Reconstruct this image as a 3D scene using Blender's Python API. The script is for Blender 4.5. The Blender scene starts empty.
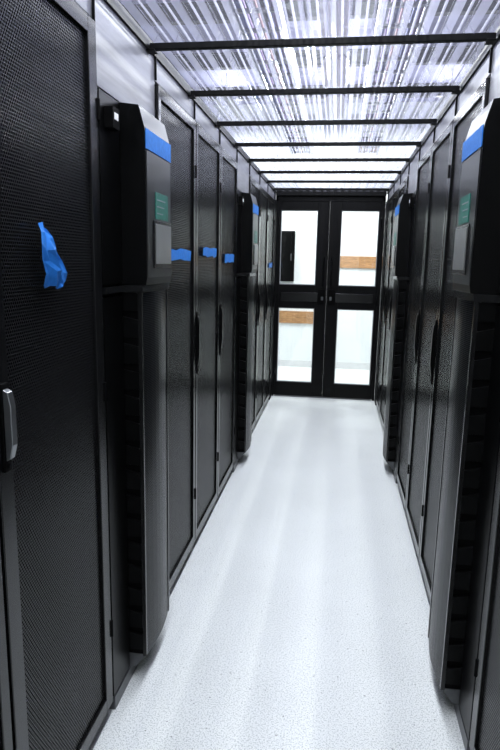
import bpy, math, random
from mathutils import Matrix, Vector
random.seed(4)
S = bpy.context.scene
S.view_settings.view_transform = 'Standard'
S.view_settings.look = 'None'
S.view_settings.exposure = 0.0

# ------------------------------------------------------------------ materials
def new_mat(name):
    m = bpy.data.materials.new(name); m.use_nodes = True
    nt = m.node_tree
    return m, nt, nt.nodes["Principled BSDF"]
def L(nt, a, b): nt.links.new(a, b)
def pbr(name, col, rough=0.5, metal=0.0, spec=0.5, noise=0.0, nscale=30, bump=0.0, stretch=None):
    m, nt, b = new_mat(name)
    b.inputs["Base Color"].default_value = (*col, 1)
    b.inputs["Roughness"].default_value = rough
    b.inputs["Metallic"].default_value = metal
    b.inputs["Specular IOR Level"].default_value = spec
    if noise > 0 or bump > 0:
        tc = nt.nodes.new("ShaderNodeTexCoord")
        mp = nt.nodes.new("ShaderNodeMapping")
        if stretch: mp.inputs["Scale"].default_value = stretch
        n = nt.nodes.new("ShaderNodeTexNoise"); n.inputs["Scale"].default_value = nscale
        n.inputs["Detail"].default_value = 4
        L(nt, tc.outputs["Object"], mp.inputs[0]); L(nt, mp.outputs[0], n.inputs["Vector"])
        if noise > 0:
            r = nt.nodes.new("ShaderNodeMapRange")
            r.inputs["From Min"].default_value = 0.3; r.inputs["From Max"].default_value = 0.7
            r.inputs["To Min"].default_value = 1 - noise; r.inputs["To Max"].default_value = 1 + noise
            v = nt.nodes.new("ShaderNodeVectorMath"); v.operation = 'SCALE'
            v.inputs[0].default_value = col
            L(nt, n.outputs[0], r.inputs[0]); L(nt, r.outputs[0], v.inputs["Scale"])
            L(nt, v.outputs[0], b.inputs["Base Color"])
        if bump > 0:
            bp = nt.nodes.new("ShaderNodeBump"); bp.inputs["Strength"].default_value = bump
            bp.inputs["Distance"].default_value = 0.002
            L(nt, n.outputs[0], bp.inputs["Height"]); L(nt, bp.outputs[0], b.inputs["Normal"])
    return m

def perforated(name, pitch, radius, col, rough=0.35, spec=.5):
    """hexagonal punched sheet in the YZ plane"""
    m, nt, b = new_mat(name)
    tc = nt.nodes.new("ShaderNodeTexCoord")
    mp = nt.nodes.new("ShaderNodeMapping")
    mp.inputs["Scale"].default_value = (0, 1/pitch, 1/(pitch*1.732))
    L(nt, tc.outputs["Object"], mp.inputs[0])
    ds = []
    for off in (0.0, 0.5):
        a = nt.nodes.new("ShaderNodeVectorMath"); a.operation = 'ADD'; a.inputs[1].default_value = (0, off, off)
        f = nt.nodes.new("ShaderNodeVectorMath"); f.operation = 'FRACTION'
        s = nt.nodes.new("ShaderNodeVectorMath"); s.operation = 'SUBTRACT'; s.inputs[1].default_value = (0, .5, .5)
        k = nt.nodes.new("ShaderNodeVectorMath"); k.operation = 'MULTIPLY'; k.inputs[1].default_value = (0, 1, 1.732)
        ln = nt.nodes.new("ShaderNodeVectorMath"); ln.operation = 'LENGTH'
        L(nt, mp.outputs[0], a.inputs[0]); L(nt, a.outputs[0], f.inputs[0]); L(nt, f.outputs[0], s.inputs[0])
        L(nt, s.outputs[0], k.inputs[0]); L(nt, k.outputs[0], ln.inputs[0]); ds.append(ln.outputs["Value"])
    mn = nt.nodes.new("ShaderNodeMath"); mn.operation = 'MINIMUM'
    L(nt, ds[0], mn.inputs[0]); L(nt, ds[1], mn.inputs[1])
    r = nt.nodes.new("ShaderNodeMapRange"); r.inputs["From Min"].default_value = radius*0.9
    r.inputs["From Max"].default_value = radius*1.1
    L(nt, mn.outputs[0], r.inputs[0])
    mx = nt.nodes.new("ShaderNodeMix"); mx.data_type = 'RGBA'
    mx.inputs["A"].default_value = (0.0004, 0.0004, 0.0005, 1); mx.inputs["B"].default_value = (*col, 1)
    L(nt, r.outputs[0], mx.inputs["Factor"]); L(nt, mx.outputs["Result"], b.inputs["Base Color"])
    ms = nt.nodes.new("ShaderNodeMath"); ms.operation = 'MULTIPLY'; ms.inputs[1].default_value = spec
    L(nt, r.outputs[0], ms.inputs[0]); L(nt, ms.outputs[0], b.inputs["Specular IOR Level"])
    b.inputs["Roughness"].default_value = rough
    return m

M = {}
M['black'] = pbr("rack_black_powdercoat", (0.0014, 0.0015, 0.0016), 0.32, spec=0.16, noise=.15, nscale=8)
M['dark'] = pbr("matte_black_plastic", (0.001, 0.001, 0.0011), 0.6, spec=0.07, noise=.1)
M['frame'] = pbr("door_frame_dark_grey", (0.0045, 0.0047, 0.005), 0.24, metal=0.0, spec=0.42, noise=.12, nscale=6, stretch=(1, 1, .1))
M['mesh'] = perforated("perforated_steel_mesh", 0.009, 0.36, (0.014, 0.0145, 0.0152), 0.27, .22)
M['mesh2'] = perforated("perforated_cooler_mesh", 0.007, 0.33, (0.014, 0.015, 0.016), 0.28, .4)
M['mesh3'] = pbr("head_face_plate", (.010,.0105,.011), .3, spec=.45, noise=.1)
M['grey'] = pbr("brushed_steel_header", (0.27, 0.27, 0.28), 0.42, metal=0.6, noise=.12, nscale=5, stretch=(1, 1, 12), bump=.05)
M['kick'] = pbr("grey_kick_plate", (0.10, 0.104, 0.108), 0.35, metal=.4, noise=.1)
M['silver'] = pbr("handle_satin_silver", (0.25, 0.26, 0.27), 0.3, metal=.9, noise=.05)
M['beam'] = pbr("roof_beam_black", (0.002, 0.002, 0.0023), 0.45, spec=.14, noise=.1)
M['tape'] = pbr("blue_painters_tape", (0.02, 0.17, 0.56), 0.6, spec=.2, noise=.12, nscale=60, bump=.3)
M['label'] = pbr("green_label", (0.004, 0.14, 0.10), 0.4, noise=.3, nscale=120)
M['screen'] = pbr("display_screen", (0.15, 0.155, 0.15), 0.3, spec=.4, noise=.05)
M['white'] = pbr("white_paper_label", (0.7, 0.7, 0.7), 0.6, noise=.05)
M['wall'] = pbr("white_painted_wall", (0.83, 0.85, 0.85), 0.8, noise=.02, nscale=3, bump=.1)
M['ceil'] = pbr("ceiling_lavender_grey", (0.31, 0.31, 0.45), 0.8, noise=.25, nscale=1.5)
M['wood'] = pbr("plywood", (0.40, 0.21, 0.09), 0.6, noise=.35, nscale=14, stretch=(1, 1, 7))
M['gasket'] = pbr("grey_gasket", (0.25, 0.26, 0.27), .5, noise=.05)
M['galv'] = pbr("galvanised_tray", (0.25, 0.25, 0.28), .4, metal=.7, noise=.15)
for nme, c in (('cblue', (.06, .08, .28)), ('cpurple', (.18, .08, .28)), ('corange', (.35, .14, .18)), ('cblack', (.03, .03, .035))):
    M[nme] = pbr("cable_" + nme[1:], c, .5, noise=.05)

# floor : pale speckled laminate tile
m, nt, b = new_mat("speckled_white_floor")
tc = nt.nodes.new("ShaderNodeTexCoord")
n1 = nt.nodes.new("ShaderNodeTexNoise"); n1.inputs["Scale"].default_value = 190; n1.inputs["Detail"].default_value = 3
n2 = nt.nodes.new("ShaderNodeTexNoise"); n2.inputs["Scale"].default_value = 2.2; n2.inputs["Detail"].default_value = 5
vo = nt.nodes.new("ShaderNodeTexVoronoi"); vo.inputs["Scale"].default_value = 22
for x in (n1, n2, vo): L(nt, tc.outputs["Object"], x.inputs["Vector"])
cr = nt.nodes.new("ShaderNodeValToRGB")
cr.color_ramp.elements[0].position = .38; cr.color_ramp.elements[0].color = (.46, .485, .475, 1)
cr.color_ramp.elements[1].position = .52; cr.color_ramp.elements[1].color = (.77, .79, .775, 1)
L(nt, n1.outputs[0], cr.inputs[0])
r2 = nt.nodes.new("ShaderNodeMapRange"); r2.inputs["From Min"].default_value = .3; r2.inputs["From Max"].default_value = .7
r2.inputs["To Min"].default_value = .96; r2.inputs["To Max"].default_value = 1.03
L(nt, n2.outputs[0], r2.inputs[0])
r3 = nt.nodes.new("ShaderNodeMapRange"); r3.inputs["From Min"].default_value = .05; r3.inputs["From Max"].default_value = .09
r3.inputs["To Min"].default_value = .4; r3.inputs["To Max"].default_value = 1
L(nt, vo.outputs["Distance"], r3.inputs[0])
mu = nt.nodes.new("ShaderNodeMath"); mu.operation = 'MULTIPLY'
L(nt, r2.outputs[0], mu.inputs[0]); L(nt, r3.outputs[0], mu.inputs[1])
sc = nt.nodes.new("ShaderNodeVectorMath"); sc.operation = 'SCALE'
L(nt, cr.outputs[0], sc.inputs[0]); L(nt, mu.outputs[0], sc.inputs["Scale"])
L(nt, sc.outputs[0], b.inputs["Base Color"]); b.inputs["Roughness"].default_value = .38
b.inputs["Specular IOR Level"].default_value = .4
M['floor'] = m

# polycarbonate sheet (flats are clear, webs tinted and cloudy to imitate refracted lines)
def poly_mat(name, scatter, tint, gmul, rough):
    m, nt, b = new_mat(name)
    nt.nodes.remove(b); out = nt.nodes["Material Output"]
    tr = nt.nodes.new("ShaderNodeBsdfTransparent"); tr.inputs[0].default_value = (*tint, 1)
    tl = nt.nodes.new("ShaderNodeBsdfTranslucent"); tl.inputs[0].default_value = (.77, .78, .98, 1)
    gl = nt.nodes.new("ShaderNodeBsdfGlossy"); gl.inputs["Roughness"].default_value = rough
    tc = nt.nodes.new("ShaderNodeTexCoord"); nz = nt.nodes.new("ShaderNodeTexNoise"); nz.inputs["Scale"].default_value = 10
    bp = nt.nodes.new("ShaderNodeBump"); bp.inputs["Strength"].default_value = .4; bp.inputs["Distance"].default_value = .009
    L(nt, tc.outputs["Object"], nz.inputs["Vector"]); L(nt, nz.outputs[0], bp.inputs["Height"]); L(nt, bp.outputs[0], gl.inputs["Normal"])
    m1 = nt.nodes.new("ShaderNodeMixShader"); m1.inputs[0].default_value = scatter
    m2 = nt.nodes.new("ShaderNodeMixShader")
    lw = nt.nodes.new("ShaderNodeLayerWeight"); lw.inputs["Blend"].default_value = .5
    L(nt, bp.outputs[0], lw.inputs["Normal"])
    pw = nt.nodes.new("ShaderNodeMath"); pw.operation = 'POWER'; pw.inputs[1].default_value = 4
    fa = nt.nodes.new("ShaderNodeMath"); fa.operation = 'MULTIPLY_ADD'; fa.inputs[1].default_value = gmul; fa.inputs[2].default_value = .06
    L(nt, lw.outputs["Facing"], pw.inputs[0]); L(nt, pw.outputs[0], fa.inputs[0]); L(nt, fa.outputs[0], m2.inputs[0])
    L(nt, tr.outputs[0], m1.inputs[1]); L(nt, tl.outputs[0], m1.inputs[2])
    L(nt, m1.outputs[0], m2.inputs[1]); L(nt, gl.outputs[0], m2.inputs[2]); L(nt, m2.outputs[0], out.inputs[0])
    return m
M['poly'] = poly_mat("polycarbonate_flat", .04, (.90, .91, .96), .8, .08)
M['web'] = poly_mat("polycarbonate_web", .34, (.72, .74, .84), .8, .12)
# window glass
m, nt, b = new_mat("clear_door_glass")
nt.nodes.remove(b); out = nt.nodes["Material Output"]
tr = nt.nodes.new("ShaderNodeBsdfTransparent"); tr.inputs[0].default_value = (.96, .98, .98, 1)
gl = nt.nodes.new("ShaderNodeBsdfGlossy"); gl.inputs["Roughness"].default_value = .02
m2 = nt.nodes.new("ShaderNodeMixShader"); m2.inputs[0].default_value = .05
L(nt, tr.outputs[0], m2.inputs[1]); L(nt, gl.outputs[0], m2.inputs[2]); L(nt, m2.outputs[0], out.inputs[0])
M['glass'] = m

# ------------------------------------------------------------------ mesh builder
class B:
    def __init__(s): s.v = []; s.f = []; s.m = []; s.mats = []
    def mi(s, k):
        if k not in s.mats: s.mats.append(k)
        return s.mats.index(k)
    def poly(s, pts, k, faces):
        o = len(s.v); s.v += [tuple(p) for p in pts]
        for j,f in enumerate(faces):
            s.f.append([o+i for i in f]); s.m.append(s.mi(k[j] if isinstance(k,list) else k))
    def box(s, x0, x1, y0, y1, z0, z1, k):
        x0, x1 = min(x0, x1), max(x0, x1)
        s.poly([(x0,y0,z0),(x1,y0,z0),(x1,y1,z0),(x0,y1,z0),(x0,y0,z1),(x1,y0,z1),(x1,y1,z1),(x0,y1,z1)], k,
               [(0,3,2,1),(4,5,6,7),(0,1,5,4),(1,2,6,5),(2,3,7,6),(3,0,4,7)])
    def prism(s, prof, a0, a1, axis, k, caps=True):
        n = len(prof)
        if axis == 'y': p = [(x,a0,z) for x,z in prof]+[(x,a1,z) for x,z in prof]
        elif axis == 'z': p = [(x,y,a0) for x,y in prof]+[(x,y,a1) for x,y in prof]
        else: p = [(a0,x,z) for x,z in prof]+[(a1,x,z) for x,z in prof]
        fs = [(i,(i+1)%n,n+(i+1)%n,n+i) for i in range(n)]
        if caps: fs += [tuple(range(n))[::-1], tuple(range(n,2*n))]
        s.poly(p, k, fs)
    def cyl(s, c, r, a0, a1, axis, k, n=12):
        s.prism([(c[0]+r*math.cos(2*math.pi*i/n), c[1]+r*math.sin(2*math.pi*i/n)) for i in range(n)], a0, a1, axis, k)
    def make(s, name, bevel=0.0, parent=None, origin=None, smooth=False):
        me = bpy.data.meshes.new(name)
        if origin is None: origin = (0,0,0)
        ov = Vector(origin)
        me.from_pydata([tuple(Vector(p)-ov) for p in s.v], [], s.f)
        for k in s.mats: me.materials.append(M[k])
        for p, mi in zip(me.polygons, s.m): p.material_index = mi; p.use_smooth = smooth
        import bmesh
        bm = bmesh.new(); bm.from_mesh(me); bmesh.ops.recalc_face_normals(bm, faces=bm.faces); bm.to_mesh(me); bm.free()
        ob = bpy.data.objects.new(name, me); ob.location = origin
        S.collection.objects.link(ob)
        if bevel:
            md = ob.modifiers.new("bevel", 'BEVEL'); md.width = bevel; md.segments = 2; md.limit_method = 'ANGLE'
        if parent: ob.parent = parent
        return ob

ROOF = 2.312; RH = 2.22
def X(s, u): return s*((0.6 if s>0 else 0.588)-u)

# ------------------------------------------------------------------ racks
def rack(s, y0, y1, st=0.036, bright_handle=False):
    b = B(); g = .003; y0 += g; y1 -= g
    def bx(u0,u1,a,c,z0,z1,k): b.box(X(s,u0), X(s,u1), a, c, z0, z1, k)
    bx(-1.10,-.035,y0,y0+.02,.06,RH,'black'); bx(-1.10,-.035,y1-.02,y1,.06,RH,'black')
    bx(-1.10,-.035,y0+.02,y1-.02,RH-.03,RH,'black'); bx(-1.10,-.035,y0+.02,y1-.02,.06,.09,'black')
    bx(-1.10,-1.08,y0+.02,y1-.02,.09,RH-.03,'mesh')
    bx(-.16,-.13,y0+.02,y0+.07,.09,RH-.03,'dark'); bx(-.16,-.13,y1-.07,y1-.02,.09,RH-.03,'dark')
    bx(-.17,-.16,y0+.02,y1-.02,.09,RH-.03,'dark')
    bx(-1.08,-.045,y0+.015,y1-.015,.022,.06,'dark')
    for yy in (y0+.06, y1-.06):
        for uu in (-.10,-1.0): b.cyl((X(s,uu),yy), .022, 0.0, .024, 'z', 'dark')
    d0, d1 = y0+.004, y1-.004
    bx(-.032,.0,d0,d0+st,.05,RH-.01,'frame'); bx(-.032,.0,d1-st,d1,.05,RH-.01,'frame')
    bx(-.032,.0,d0+st,d1-st,RH-.055,RH-.01,'frame'); bx(-.032,.0,d0+st,d1-st,.05,.10,'frame')
    bx(-.018,-.010,d0+st,d1-st,.10,RH-.055,'mesh')
    for z in (.3,1.12,1.95): b.cyl((X(s,.001), y1-.004), .006, z, z+.06, 'z', 'dark', 8)
    hy = d0+st/2
    zs = .62 if bright_handle else 1
    def Z(z): return 1.28+(z-1.28)*zs
    bx(0,.006,hy-.014,hy+.014,Z(.98),Z(1.30),'dark')
    k = 'silver' if bright_handle else 'black'; q = 1 if bright_handle else .62
    b.prism([(X(s,.006),Z(1.02)),(X(s,.016*q),Z(1.03)),(X(s,.024*q),Z(1.08)),(X(s,.024*q),Z(1.22)),(X(s,.018*q),Z(1.27)),(X(s,.006),Z(1.28))], hy-.010, hy+.010, 'y', k)
    b.cyl((hy,Z(1.00)), .007, X(s,.006), X(s,.010), 'x', 'dark', 10)
    return b.make("server_rack", .0025, origin=(X(s,-.5),(y0+y1)/2,0))

def cooler(s, y0, y1, tag=True):
    b = B(); g=.003; y0+=g; y1-=g
    def bx(u0,u1,a,c,z0,z1,k): b.box(X(s,u0), X(s,u1), a, c, z0, z1, k)
    H = 2.05; c0=(y0+y1)/2-.125; c1=(y0+y1)/2+.185; ZB=.105
    bx(-1.10,-.02,y0,y1,.05,H,'black')
    bx(-1.05,-.0,y0+.01,y1-.01,0,.05,'kick')
    bx(-.02,.0,y0,c0-.006,.06,1.44,'black'); bx(-.02,.0,c1+.006,y1,.06,1.44,'black')
    bx(-.02,.0,y0,c0-.006,1.48,H-.01,'black'); bx(-.02,.0,c1+.006,y1,1.48,H-.01,'black')
    bx(-.02,.008,y0,c0-.006,1.452,1.472,'frame'); bx(-.02,.008,c1+.006,y1,1.452,1.472,'frame')
    bx(-.02,.056,c0+.012,c1-.012,ZB,1.45,'dark')
    n=8; prof=[]
    for i in range(n+1):
        t=i/n; yy=c0+.004+(c1-c0-.008)*t; prof.append((X(s,.060+.014*math.sin(math.pi*t)), yy))
    prof=[(X(s,.05),c0+.004)]+prof+[(X(s,.05),c1-.004)]
    b.prism(prof,ZB,1.45,'z','mesh2')
    for yy in (c0, c1-.012): bx(.05,.064,yy,yy+.012,ZB,1.45,'frame')
    z=.13
    while z<1.40:
        for a,cc in ((c0+.001,c0+.014),(c1-.014,c1-.001)):
            b.prism([(X(s,-.005),z),(X(s,.05),z),(X(s,.05),z+.058),(X(s,-.005),z+.070)],a,cc,'y','black')
        z+=.09
    b.prism([(X(s,-.02),.05),(X(s,.018),.05),(X(s,.06),ZB),(X(s,-.02),ZB)], c0+.01, c1-.01, 'y', 'kick')
    bx(-.02,.070,c0-.004,c1+.004,1.45,1.474,'frame')
    h1=c1-.02
    b.prism([(X(s,-.02),1.476),(X(s,.080),1.476),(X(s,.084),1.50),(X(s,.080),1.97),(X(s,.062),2.035),(X(s,-.02),2.045)], c0, h1, 'y', 'black')
    bx(.078,.0845,c0+.008,h1-.006,1.50,1.90,'mesh3')
    bx(.078,.088,c0+.070,h1-.010,1.530,1.688,'frame'); bx(.086,.0905,c0+.085,h1-.020,1.545,1.678,'screen')
    bx(.078,.0865,c0+.095,h1-.045,1.695,1.782,'label')
    for k in range(3): bx(.0860,.0872,c0+.108,h1-.11+.015*k,1.712+.022*k,1.716+.022*k,'gasket')
    bx(.0,.028,y0+.035,y0+.09,1.94,2.00,'dark'); bx(.028,.030,y0+.045,y0+.075,1.965,1.985,'white')
    ob = b.make("row_cooling_unit", .003, origin=(X(s,-.5),(y0+y1)/2,0))
    if tag:
        t = B(); t.box(X(s,.0830),X(s,.0853),c0+.001,h1-.001,1.905,1.966,'tape')
        t.make("blue_tape_strip")
    return ob

ys = [1.14,1.76,2.35,2.98,3.61,4.22,4.82,5.44,6.06,6.68]
for s in (-1,1):
    for a,c in ((-.70,-.09),(-.09,.52),(.52,1.14)): rack(s,a,c)
    for i in range(len(ys)-1):
        a,c = ys[i],ys[i+1]
        if i in (1,5): cooler(s,a,c)
        else: rack(s,a,c, st=.055 if i==0 else .036, bright_handle=(i==0))
    h = B()
    allb = [(-.70,-.09),(-.09,.52),(.52,1.14)]+[(ys[i],ys[i+1]) for i in range(len(ys)-1)]+[(6.68,6.90)]
    for j,(a,c) in enumerate(allb):
        zb = 2.052 if (a in (ys[1],ys[5])) else RH+.002
        h.box(X(s,-.03),X(s,-.012),a+.002,c-.002,zb,ROOF,'grey')
        h.box(X(s,-.012),X(s,-.004),a-.003,a+.003,zb,ROOF-.002,'beam')
    h.box(X(s,-.034),X(s,-.004),-.70,6.90,ROOF-.010,ROOF+.03,'beam')
    h.make("header_panel_"+('left' if s<0 else 'right'), .0015)
    e = B(); e.box(X(s,-.25),X(s,0),6.684,6.90,0,RH,'black'); e.box(X(s,0),X(s,.006),6.70,6.74,.02,RH,'frame')
    e.make("end_filler_post", .003)

# ------------------------------------------------------------------ roof
r = B()
beams = [2.27+.612*k for k in range(-5,8)]
for y in beams:
    r.box(-.59,.60,y-.012,y+.012,ROOF-.012,ROOF+.010,'beam')
    for sx in (-1,1): r.box(sx*.60,sx*.57,y-.024,y+.024,ROOF-.018,ROOF-.012,'beam')
r.box(-.59,.6,6.86,6.90,ROOF-.03,ROOF+.05,'beam')
roof = r.make("containment_roof", .002)
p = B()
edges = beams+[6.87]
pitch=.0762
for i in range(len(edges)-1):
    a,c = edges[i]+.002, edges[i+1]-.002
    x=-.597; prof=[]; ks=[]
    while x < .597:
        for fx,fz in ((0,0),(.06,.004),(.12,0),(.30,0),(.44,.028),(.50,.032),(.56,.028),(.80,.0)):
            xx=x+fx*pitch
            if xx<.597:
                prof.append((xx,ROOF+.013+fz)); ks.append('web' if fx in (0,.06,.30,.56) else 'poly')
        x+=pitch
    prof.append((.597,ROOF+.013))
    n=len(prof)
    p.poly([(x,a,z) for x,z in prof]+[(x,c,z) for x,z in prof],ks[:n-1],[(j,j+1,n+j+1,n+j) for j in range(n-1)])
p.make("corrugated_panels", parent=roof)

# ------------------------------------------------------------------ end double door
d = B(); y0,y1=6.905,6.965
d.box(-.60,-.572,y0,y1,0,2.27,'beam'); d.box(.572,.60,y0,y1,0,2.27,'beam'); d.box(-.6,.6,y0,y1,2.225,ROOF,'beam')
d.box(-.565,.565,y0+.01,y1-.01,0,.012,'kick')
for sx in (-1,1):
    def bx(a,c,e,f,z0,z1,k): d.box(sx*a,sx*c,e,f,z0,z1,k)
    a0,a1=.0005,.573; f0,f1=y0+.008,y1-.012; T=2.13; I=.130
    bx(a0,I,f0,f1,.015,2.226,'beam'); bx(.540,a1,f0,f1,.015,2.226,'beam')
    bx(I,.540,f0,f1,T,2.226,'beam'); bx(I,.540,f0,f1,1.045,1.305,'beam'); bx(I,.540,f0,f1,.015,.175,'beam')
    for z0,z1 in ((.175,1.045),(1.305,T)):
        bx(I,I+.008,f0+.01,f1-.01,z0,z1,'gasket'); bx(.532,.540,f0+.01,f1-.01,z0,z1,'gasket')
        bx(I+.008,.532,f0+.01,f1-.01,z0,z0+.01,'gasket'); bx(I+.008,.532,f0+.01,f1-.01,z1-.01,z1,'gasket')
        bx(I+.008,.532,f0+.022,f0+.026,z0+.01,z1-.01,'glass')
    bx(.10,.52,f0-.012,f0,1.12,1.22,'frame')
    bx(.02,.10,f0-.022,f0,1.09,1.26,'dark')
    bx(.035,.06,f0-.024,f0-.02,1.14,1.18,'kick')
    d.cyl((sx*.045,f0-.05),.011,1.30,1.62,'z','frame')
    for z in (1.33,1.59): d.box(sx*.037,sx*.053,f0-.05,f0,z-.008,z+.008,'frame')
    for z in (.25,1.1,1.95): d.cyl((sx*.562,f0-.004),.009,z,z+.1,'z','frame',8)
d.make("containment_double_door", .002)

# ------------------------------------------------------------------ tapes
def tape(s,ya,yb,z0,z1,jag=.006,u=.0012):
    t=B(); n=6; top=[];bot=[]
    for i in range(n+1):
        y=ya+(yb-ya)*i/n; w=.002*math.sin(i*2.1)+.003
        top.append((X(s,u+w),y,z1+random.uniform(-jag,jag))); bot.append((X(s,u+w),y,z0+random.uniform(-jag,jag)))
    top[0]=(top[0][0],top[0][1]+.01,top[0][2]); bot[-1]=(bot[-1][0],bot[-1][1]-.015,bot[-1][2])
    t.poly(top+bot,'tape',[(i,i+1,n+2+i,n+1+i) for i in range(n)])
    ob=t.make("blue_tape_strip"); md=ob.modifiers.new("th",'SOLIDIFY'); md.thickness=.0006
tape(-1,2.46,2.86,1.56,1.605); tape(-1,3.12,3.48,1.58,1.625); tape(-1,3.74,4.08,1.55,1.60)
tape(-1,6.2,6.5,1.50,1.545); tape(1,5.0,5.35,1.51,1.555)
t=B()
rows=[(1.638,1.395,1.430,.010),(1.615,1.385,1.450,.022),(1.585,1.372,1.468,.030),(1.555,1.378,1.492,.026),(1.525,1.395,1.510,.030),(1.500,1.402,1.512,.022),(1.487,1.415,1.500,.018)]
nc=7; pts=[]
for i,(z,a,c,u) in enumerate(rows):
    for j in range(nc):
        tt=j/(nc-1)
        pts.append((X(-1, -.006+u*(.35+.65*math.sin(math.pi*(.15+.75*tt)))+.007*math.sin(j*1.9+i*.7)+.005), a-.038+(c-a)*tt*.95, z+.005*math.sin(j*1.3+i)-.012*tt*(i<3)))
t.poly(pts,'tape',[(i*nc+j,i*nc+j+1,(i+1)*nc+j+1,(i+1)*nc+j) for i in range(len(rows)-1) for j in range(nc-1)])
ob=t.make("hanging_blue_tape",smooth=False); md=ob.modifiers.new("th",'SOLIDIFY'); md.thickness=.0008

# ------------------------------------------------------------------ room shell
def slab(name,x0,x1,y0,y1,z0,z1,k):
    b=B(); b.box(x0,x1,y0,y1,z0,z1,k); return b.make(name)
WY=9.0
slab("floor",-3.2,3.2,-2.4,WY,-.1,0,'floor')
slab("ceiling",-3.2,3.2,-2.4,WY,3.75,3.85,'ceil')
slab("wall_left",-3.3,-3.2,-2.4,WY,0,3.75,'wall'); slab("wall_right",3.2,3.3,-2.4,WY,0,3.75,'wall')
slab("wall_back",-3.3,3.3,WY,WY+.1,0,3.75,'wall'); slab("wall_front",-3.3,3.3,-2.5,-2.4,0,3.75,'wall')
slab("baseboard_back",-3.2,3.2,WY-.015,WY,0,.10,'white')
W2=WY-.003
b=B(); b.box(-.97,-.52,W2-.14,W2,1.28,2.0,'dark'); b.box(-.95,-.54,W2-.152,W2-.14,1.30,1.98,'black')
b.box(-.57,-.555,W2-.165,W2-.152,1.58,1.68,'silver'); b.make("electrical_cabinet",.004)
b=B(); b.box(.14,1.5,W2-.02,W2,1.49,1.66,'wood'); b.make("plywood_board",.002)
b=B(); b.box(-1.7,-.16,W2-.02,W2,.66,.84,'wood'); b.make("plywood_board",.002)

# ------------------------------------------------------------------ overhead services & lights
for sx in (-1,1):
    b=B(); xc=sx*.42
    for e in (-.13,.13): b.box(xc+e-.01,xc+e+.01,-1.2,8.4,2.95,3.03,'galv')
    y=-1.1
    while y<8.4: b.box(xc-.12,xc+.12,y,y+.025,2.955,2.975,'galv'); y+=.3
    cols=['cblue','cpurple','cblue','corange','cblack','cblue','cpurple']
    for i,k in enumerate(cols): b.cyl((xc-.10+i*.033,2.99+.006*(i%2)),.013,-1.2,8.4,'y',k,8)
    for yy in (0,2.4,4.8,7.2): b.box(xc-.006,xc+.006,yy,yy+.012,3.03,3.75,'galv')
    b.make("cable_tray")
b=B()
for k in range(8):
    y=-.8+k*1.28; b.box(-3.15,3.15,y-.04,y+.04,3.60,3.61,'cblack'); b.box(-3.15,3.15,y-.005,y+.005,3.61,3.74,'cblack'); b.box(-3.15,3.15,y-.04,y+.04,3.74,3.75,'cblack')
b.make("ceiling_joists")
def area(x,y,z,sx,sy,pw,down=True):
    l=bpy.data.lights.new("fixture_lamp",'AREA'); l.shape='RECTANGLE'; l.size=sx; l.size_y=sy; l.energy=pw; l.color=(.965,1,.995)
    o=bpy.data.objects.new("fixture_lamp",l); o.location=(x,y,z)
    if not down: o.rotation_euler=(math.pi,0,0)
    S.collection.objects.link(o); return o
def fixture(x,y,pw=46,ln=1.2,z=3.42,upw=11):
    b=B()
    b.prism([(x-.11,z),(x-.06,z+.06),(x+.06,z+.06),(x+.11,z),(x+.10,z),(x+.055,z+.05),(x-.055,z+.05),(x-.10,z)],y,y+ln,'y','white')
    for dx in (-.035,.035): b.cyl((x+dx,z+.022),.016,y+.02,y+ln-.02,'y','white',10)
    for yy in (y+.15,y+ln-.15): b.box(x-.004,x+.004,yy,yy+.008,z+.06,3.75,'galv')
    f=b.make("fluorescent_light_fixture")
    a=area(x,y+ln/2,z-.002,.075,ln-.04,pw); a.parent=f
    if upw: a=area(x,y+ln/2,z+.068,.1,ln-.04,upw,False); a.parent=f  # added uplight, brightens the ceiling above the roof panels
y=-1.6
while y<6.4: fixture(0.0,y); y+=1.28
for x in (-1.7,1.7):
    for yy in (.4,3.4): fixture(x,yy,24)  # unseen side rows, added to bounce light onto the ceiling
for x in (-1.3,0.0,1.3): fixture(x,7.4,54)  # unseen, added to brighten the wall past the end door

# ------------------------------------------------------------------ world
w=bpy.data.worlds.new("World"); S.world=w; w.use_nodes=True
w.node_tree.nodes["Background"].inputs[0].default_value=(.05,.05,.06,1); w.node_tree.nodes["Background"].inputs[1].default_value=.3

# ------------------------------------------------------------------ camera
cam=bpy.data.cameras.new("Camera"); co=bpy.data.objects.new("Camera",cam); S.collection.objects.link(co)
cam.sensor_fit='VERTICAL'; cam.sensor_height=36; cam.sensor_width=24; cam.lens=28.8; cam.clip_start=.02
th,ps,rho=math.radians(10.74),math.radians(8.0),.020
fw=Vector((-math.sin(ps)*math.cos(th),math.cos(ps)*math.cos(th),-math.sin(th)))
ri=Vector((math.cos(ps),math.sin(ps),0)); up=ri.cross(fw)
ri2=ri*math.cos(rho)+up*math.sin(rho); up2=up*math.cos(rho)-ri*math.sin(rho)
mt=Matrix((ri2,up2,-fw)).transposed().to_4x4(); mt.translation=Vector((.115,0,1.56))
co.matrix_world=mt
S.camera=co
